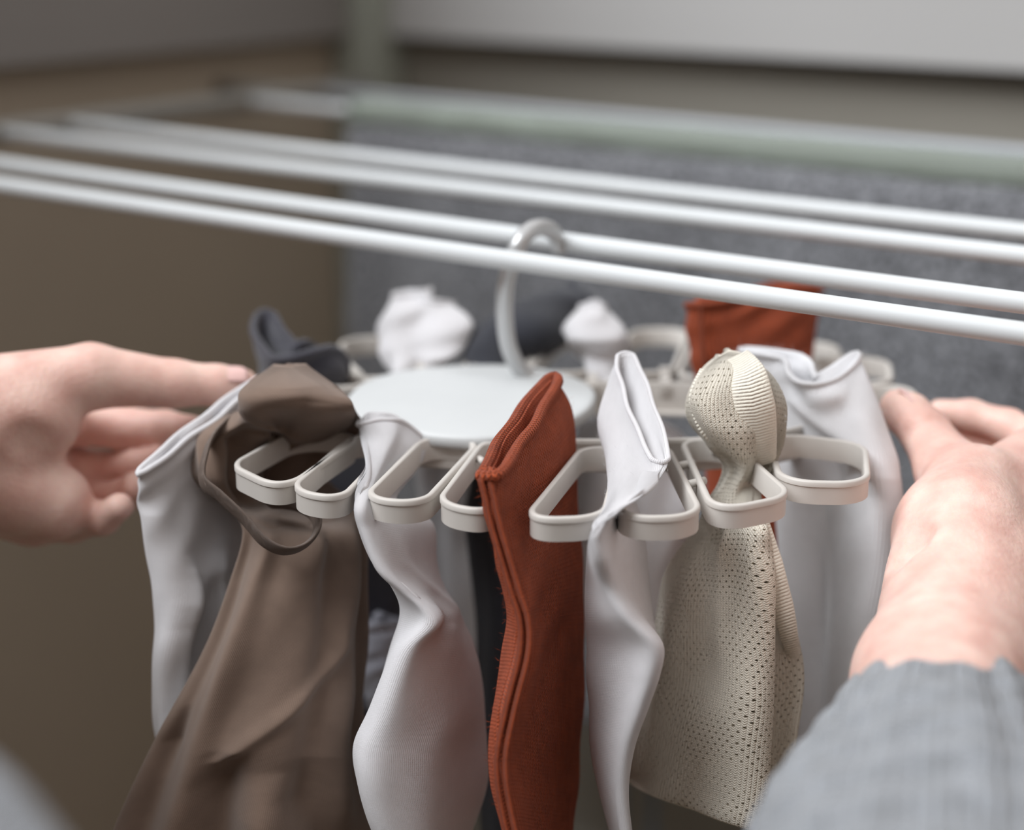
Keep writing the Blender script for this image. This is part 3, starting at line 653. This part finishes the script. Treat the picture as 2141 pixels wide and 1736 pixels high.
sock('white sock with small pointed tip on the far clips right of the hook', [
    ([(1226, 640, 1.03), (1240, 634, 1.025), (1256, 638, 1.03)], .010),
    ([(1202, 670, 1.025), (1240, 660, 1.012), (1285, 680, 1.025)], .024),
    ([(1196, 700, 1.02), (1245, 700, 1.006), (1302, 712, 1.02)], .028),
    ([(1222, 735, 1.03), (1258, 735, 1.015), (1306, 740, 1.03)], .022),
    ([(1246, 775, 1.01), (1266, 778, 1.000), (1298, 778, 1.01)], .014),
    ([(1225, 850, 1.0), (1280, 850, .985), (1340, 850, 1.0)], .010),
    ([(1205, 920, .99), (1300, 920, .975), (1440, 920, .99)], .012),
    ([(1200, 1050, .985), (1310, 1050, .97), (1465, 1050, .985)], .012),
    ([(1210, 1200, .985), (1300, 1200, .97), (1430, 1200, .985)], .012),
    ([(1220, 1330, .985), (1290, 1330, .97), (1390, 1330, .985)], .010),
    ([(1240, 1420, .985), (1280, 1420, .975), (1350, 1420, .985)], .005),
], M_white, rim=0.0012, crumple=0.0014)
rb_, lp = sock('rust orange sock with flat cuff on the far clips, partly behind a rod', [
    ([(1440, 640, .985), (1462, 634, .978), (1560, 618, .99), (1640, 600, 1.005), (1716, 604, 1.02)], .014),
    ([(1438, 680, .985), (1464, 676, .976), (1560, 665, .988), (1640, 655, 1.0), (1712, 655, 1.02)], .012),
    ([(1442, 740, .985), (1468, 740, .976), (1560, 735, .986), (1640, 725, 1.0), (1706, 715, 1.015)], .010),
    ([(1456, 800, .982), (1480, 800, .976), (1560, 800, .984), (1630, 790, .995), (1690, 780, 1.01)], .007),
    ([(1470, 900, .98), (1490, 900, .974), (1560, 900, .982), (1630, 900, .99), (1690, 900, 1.0)], .008),
    ([(1480, 1100, .98), (1500, 1100, .974), (1560, 1100, .982), (1620, 1100, .99), (1670, 1100, 1.0)], .010),
    ([(1490, 1300, .98), (1510, 1300, .974), (1560, 1300, .982), (1610, 1300, .99), (1650, 1300, 1.0)], .010),
    ([(1520, 1420, .98), (1530, 1420, .974), (1560, 1420, .982), (1600, 1420, .99), (1620, 1420, 1.0)], .005),
], M_rust, rim=0.002, thick=0.0026)
ridge('seam', [(1464, 634, .9665), (1466, 676, .9665), (1470, 740, .9675), (1480, 800, .970)], (0, 0, 0), 0.0013, M_rust, rb_)

# ------------------------------------------------------------------ person: hands and sleeves
def sdf_mesh(name, palm, fingers, mat, parent, vox=0.0016, kp=0.010, kf=0.004, kj=0.006, creases=()):
    allp = palm + [q for f in fingers for q in f]
    lo = np.min([np.minimum(a - ra, b - rb) for a, b, ra, rb in allp], 0) - 0.008
    hi = np.max([np.maximum(a + ra, b + rb) for a, b, ra, rb in allp], 0) + 0.008
    nx, ny, nz = np.ceil((hi - lo) / vox).astype(int) + 1
    X = (lo[0] + vox * np.arange(nx)).astype(np.float32)[:, None, None]; Y = (lo[1] + vox * np.arange(ny)).astype(np.float32)[None, :, None]; Z = (lo[2] + vox * np.arange(nz)).astype(np.float32)[None, None, :]
    def cone(a, b, ra, rb):
        ba = b - a; L2 = float(np.dot(ba, ba)) + 1e-12
        h = np.clip(((X - a[0]) * ba[0] + (Y - a[1]) * ba[1] + (Z - a[2]) * ba[2]) / L2, 0, 1)
        return np.sqrt((X - a[0] - h * ba[0]) ** 2 + (Y - a[1] - h * ba[1]) ** 2 + (Z - a[2] - h * ba[2]) ** 2) - (ra + (rb - ra) * h)
    def smin(a, b, k):
        h = np.clip(0.5 + 0.5 * (b - a) / k, 0, 1); return b + (a - b) * h - k * h * (1 - h)
    pd = None
    for q in palm: d = cone(*q); pd = d if pd is None else smin(pd, d, kp)
    res = None
    for f in fingers:
        fd = None
        for q in f: d = cone(*q); fd = d if fd is None else smin(fd, d, kf)
        d = smin(pd, fd, kj); res = d if res is None else np.minimum(res, d)
    if res is None: res = pd
    for (a, b, r, dep) in creases:                                    # skin folds
        d = cone(a, b, r, r); res = res + dep * np.exp(-(np.maximum(d, 0) / r) ** 2)
    s = res < 0
    cells = [s[i:nx - 1 + i, j:ny - 1 + j, k:nz - 1 + k] for i in (0, 1) for j in (0, 1) for k in (0, 1)]
    cnt = np.sum(np.array(cells, dtype=np.int8), 0); act = (cnt > 0) & (cnt < 8)
    idx = -np.ones(act.shape, int); ii = np.argwhere(act); idx[act] = np.arange(len(ii))
    acc = np.zeros((len(ii), 3)); num = np.zeros(len(ii))
    cor = [(i, j, k) for i in (0, 1) for j in (0, 1) for k in (0, 1)]
    val = {c: res[ii[:, 0] + c[0], ii[:, 1] + c[1], ii[:, 2] + c[2]] for c in cor}
    for c in cor:
        for ax in range(3):
            if c[ax]: continue
            d = list(c); d[ax] = 1; d = tuple(d); va, vb = val[c], val[d]; m = (va < 0) != (vb < 0)
            t = np.where(m, va / (va - vb + 1e-20), 0); pos = np.tile(np.array(c, float), (len(ii), 1)); pos[:, ax] += t
            acc[m] += pos[m]; num[m] += 1
    V = lo + vox * (ii + acc / num[:, None])
    Fq = []
    for ax in range(3):
        a = [slice(None)] * 3; b = [slice(None)] * 3; a[ax] = slice(0, -1); b[ax] = slice(1, None)
        ch = s[tuple(a)] != s[tuple(b)]; e = np.argwhere(ch); o1, o2 = [(1, 2), (2, 0), (0, 1)][ax]
        ok = (e[:, o1] > 0) & (e[:, o2] > 0) & (e[:, o1] < s.shape[o1] - 1) & (e[:, o2] < s.shape[o2] - 1); e = e[ok]
        def cell(d1, d2): q = e.copy(); q[:, o1] -= d1; q[:, o2] -= d2; return idx[q[:, 0], q[:, 1], q[:, 2]]
        quad = np.stack([cell(1, 1), cell(0, 1), cell(0, 0), cell(1, 0)], 1)
        inside = s[e[:, 0], e[:, 1], e[:, 2]]; quad[~inside] = quad[~inside][:, ::-1]; Fq.append(quad)
    Fq = np.concatenate(Fq); Fq = Fq[(Fq >= 0).all(1)]
    o = mesh(name, V, Fq.tolist(), mat, parent)
    sm = o.modifiers.new('smooth', 'SMOOTH'); sm.factor = 0.5; sm.iterations = 3
    return o
def C(a, b): return (P(*a[:3]), P(*b[:3]), a[3], b[3])
def chain(*pts): return [C(pts[i], pts[i + 1]) for i in range(len(pts) - 1)]
def nail(c, d, n, w, l, parent):
    d = nrm(np.asarray(d, float)); n = nrm(np.asarray(n, float)); n = nrm(n - d * np.dot(n, d)); sd = np.cross(d, n); V = []; m = 9
    for i in range(m):
        for j in range(m):
            a, b_ = i / (m - 1) * 2 - 1, j / (m - 1) * 2 - 1
            x = b_ * w * math.sqrt(max(0, 1 - 0.35 * abs(a) ** 4)); V.append(c + d * a * l + sd * x - n * (0.35 * w * b_ * b_ + 0.12 * l * (a > 0) * a * a))
    Fc = [(i * m + j, i * m + j + 1, (i + 1) * m + j + 1, (i + 1) * m + j) for i in range(m - 1) for j in range(m - 1)]
    o = mesh('fingernail', V, Fc, M_nail, parent); so = o.modifiers.new('solid', 'SOLIDIFY'); so.thickness = 0.0006; so.offset = 0; return o

person = thing('person', P(600, 2100, 0.5), 'person in a grey wool sweater holding the sock hanger with both hands', 'person')
# left hand: thumb on top of the rim, fingers curled below
palmL = chain((-330, 960, .80, .027), (-170, 925, .865, .026)) + chain((-330, 1020, .81, .024), (-170, 990, .88, .025)) \
    + [C((-170, 925, .865, .026), (90, 880, .925, .020)), C((-170, 990, .88, .025), (60, 1010, .940, .024)), C((-170, 960, .88, .025), (70, 1060, .925, .021)),
       C((-120, 900, .87, .026), (60, 870, .89, .026)), C((-20, 1000, .89, .026), (110, 1050, .90, .020))]
thumbL = chain((-60, 850, .885, .025), (190, 787, .898, .0165), (365, 802, .910, .0120), (455, 806, .917, .0105), (505, 806, .921, .0090))
indexL = chain((90, 880, .945, .0135), (250, 893, .950, .0112), (345, 897, .940, .0096), (402, 900, .932, .0080))
midL = chain((70, 960, .955, .0125), (220, 985, .960, .0105), (290, 972, .945, .0090), (335, 962, .935, .0078))
ringL = chain((60, 1020, .950, .0120), (190, 1050, .950, .0105), (255, 1040, .930, .0090), (285, 1015, .918, .0078))
litL = chain((50, 1060, .935, .0110), (150, 1095, .925, .0098), (215, 1085, .905, .0082), (250, 1060, .895, .0072))
crL = [(P(60, 925, .865), P(190, 975, .87), .005, .004), (P(20, 985, .86), P(130, 1005, .87), .004, .003)]
handL = sdf_mesh('hand', palmL, [thumbL, indexL, midL, ringL, litL], M_skin, person, creases=crL)
nail(P(490, 776, .912), P(505, 800, .921) - P(400, 800, .914), (0.1, -0.45, 0.9), 0.0062, 0.0068, handL)
# right hand: thumb on the rim, fingers under it, forearm towards the viewer
palmR = chain((1950, 1640, .655, .037), (1965, 1430, .735, .0345), (1998, 1280, .785, .0315)) + chain((2040, 1420, .745, .026), (2070, 1280, .795, .026)) \
    + [C((2005, 1280, .785, .0315), (2010, 1120, .825, .0300)), C((2010, 1120, .825, .0295), (2030, 1030, .850, .0235)), C((2070, 1280, .795, .026), (2190, 1010, .885, .022)),
       C((2100, 1250, .81, .026), (2230, 1080, .880, .022)), C((2040, 1060, .85, .022), (2180, 960, .890, .018)), C((1990, 1200, .80, .026), (2100, 1240, .81, .026))]
thumbR = chain((2025, 1040, .850, .0205), (1985, 985, .870, .0165), (1935, 905, .893, .0122), (1900, 868, .903, .0112), (1876, 850, .909, .0090))
indexR = chain((2230, 965, .895, .0115), (2110, 892, .930, .0090), (2030, 868, .940, .0080), (1965, 862, .945, .0070))
midR = chain((2260, 1040, .900, .0120), (2150, 960, .945, .0098), (2060, 930, .950, .0088), (1990, 925, .950, .0076))
ringR = chain((2270, 1110, .895, .0115), (2160, 1040, .940, .0095), (2070, 1010, .945, .0085), (2000, 1000, .945, .0074))
litR = chain((2270, 1170, .885, .0105), (2170, 1120, .925, .0085), (2090, 1090, .935, .0075), (2030, 1080, .935, .0066))
crR = [(P(1862, 1085, .80), P(1925, 1112, .788), .0035, .0045), (P(1868, 1130, .795), P(1918, 1142, .784), .003, .004), (P(1855, 1170, .79), P(1888, 1176, .784), .003, .003), (P(1905, 905, .885), P(1965, 880, .88), .0022, .0012)]
handR = sdf_mesh('hand', palmR, [thumbR, indexR, midR, ringR, litR], M_skin, person, creases=crR)
nail(P(1910, 829, .900), P(1878, 848, .909) - P(1930, 900, .893), (0.75, -0.1, 0.75), 0.0060, 0.0070, handR)

def sleeve(path, rad, cuff, parent, seed=3):
    p = arc(np.array([P(*q) for q in path]), 80); r = np.interp(np.linspace(0, 1, 80), np.linspace(0, 1, len(rad)), rad)
    T = nrm(np.gradient(p, axis=0)); u = nrm(np.cross(T[0], (0, 0, 1.0))); n = 120; V = []; ang = np.arange(n) / n * 2 * math.pi
    for i in range(80):
        u = nrm(u - T[i] * np.dot(u, T[i])); v = np.cross(T[i], u); k = min(1, i / 14)
        rr = r[i] * (1 + 0.025 * k * np.sin(ang * 5 + i * 0.10) + 0.02 * k * np.sin(i * 0.55 + 2 * np.sin(ang * 2))) + 0.0007 * np.sin(ang * 18)
        V.append(p[i] + np.outer(np.cos(ang) * rr, u) + np.outer(np.sin(ang) * rr, v))
    V = np.concatenate(V); L = np.concatenate([[0], np.cumsum(np.linalg.norm(np.diff(p, axis=0), axis=1))]); Fc = []; uv = []
    for i in range(79):
        for q in range(n):
            Fc.append((i * n + q, i * n + (q + 1) % n, (i + 1) * n + (q + 1) % n, (i + 1) * n + q)); a, b_ = q * 0.0032, (q + 1) * 0.0032
            uv += [(a, L[i]), (b_, L[i]), (b_, L[i + 1]), (a, L[i + 1])]
    o = mesh('sleeve', V, Fc, M_sweater, parent, True, uv); so = o.modifiers.new('solid', 'SOLIDIFY'); so.thickness = 0.004; so.offset = 0; return o
sleeve([(1975, 1566, .715), (1968, 1634, .690), (1960, 1736, .655), (1955, 1894, .61), (1945, 2280, .52)], (.0445, .053, .061, .067, .070, .072), True, person)
sleeve([(-250, 985, .83), (-420, 1060, .74), (-580, 1280, .62), (-550, 1670, .50), (-310, 2165, .40), (-50, 2620, .36)], (.036, .046, .052, .056, .058, .06), True, person)
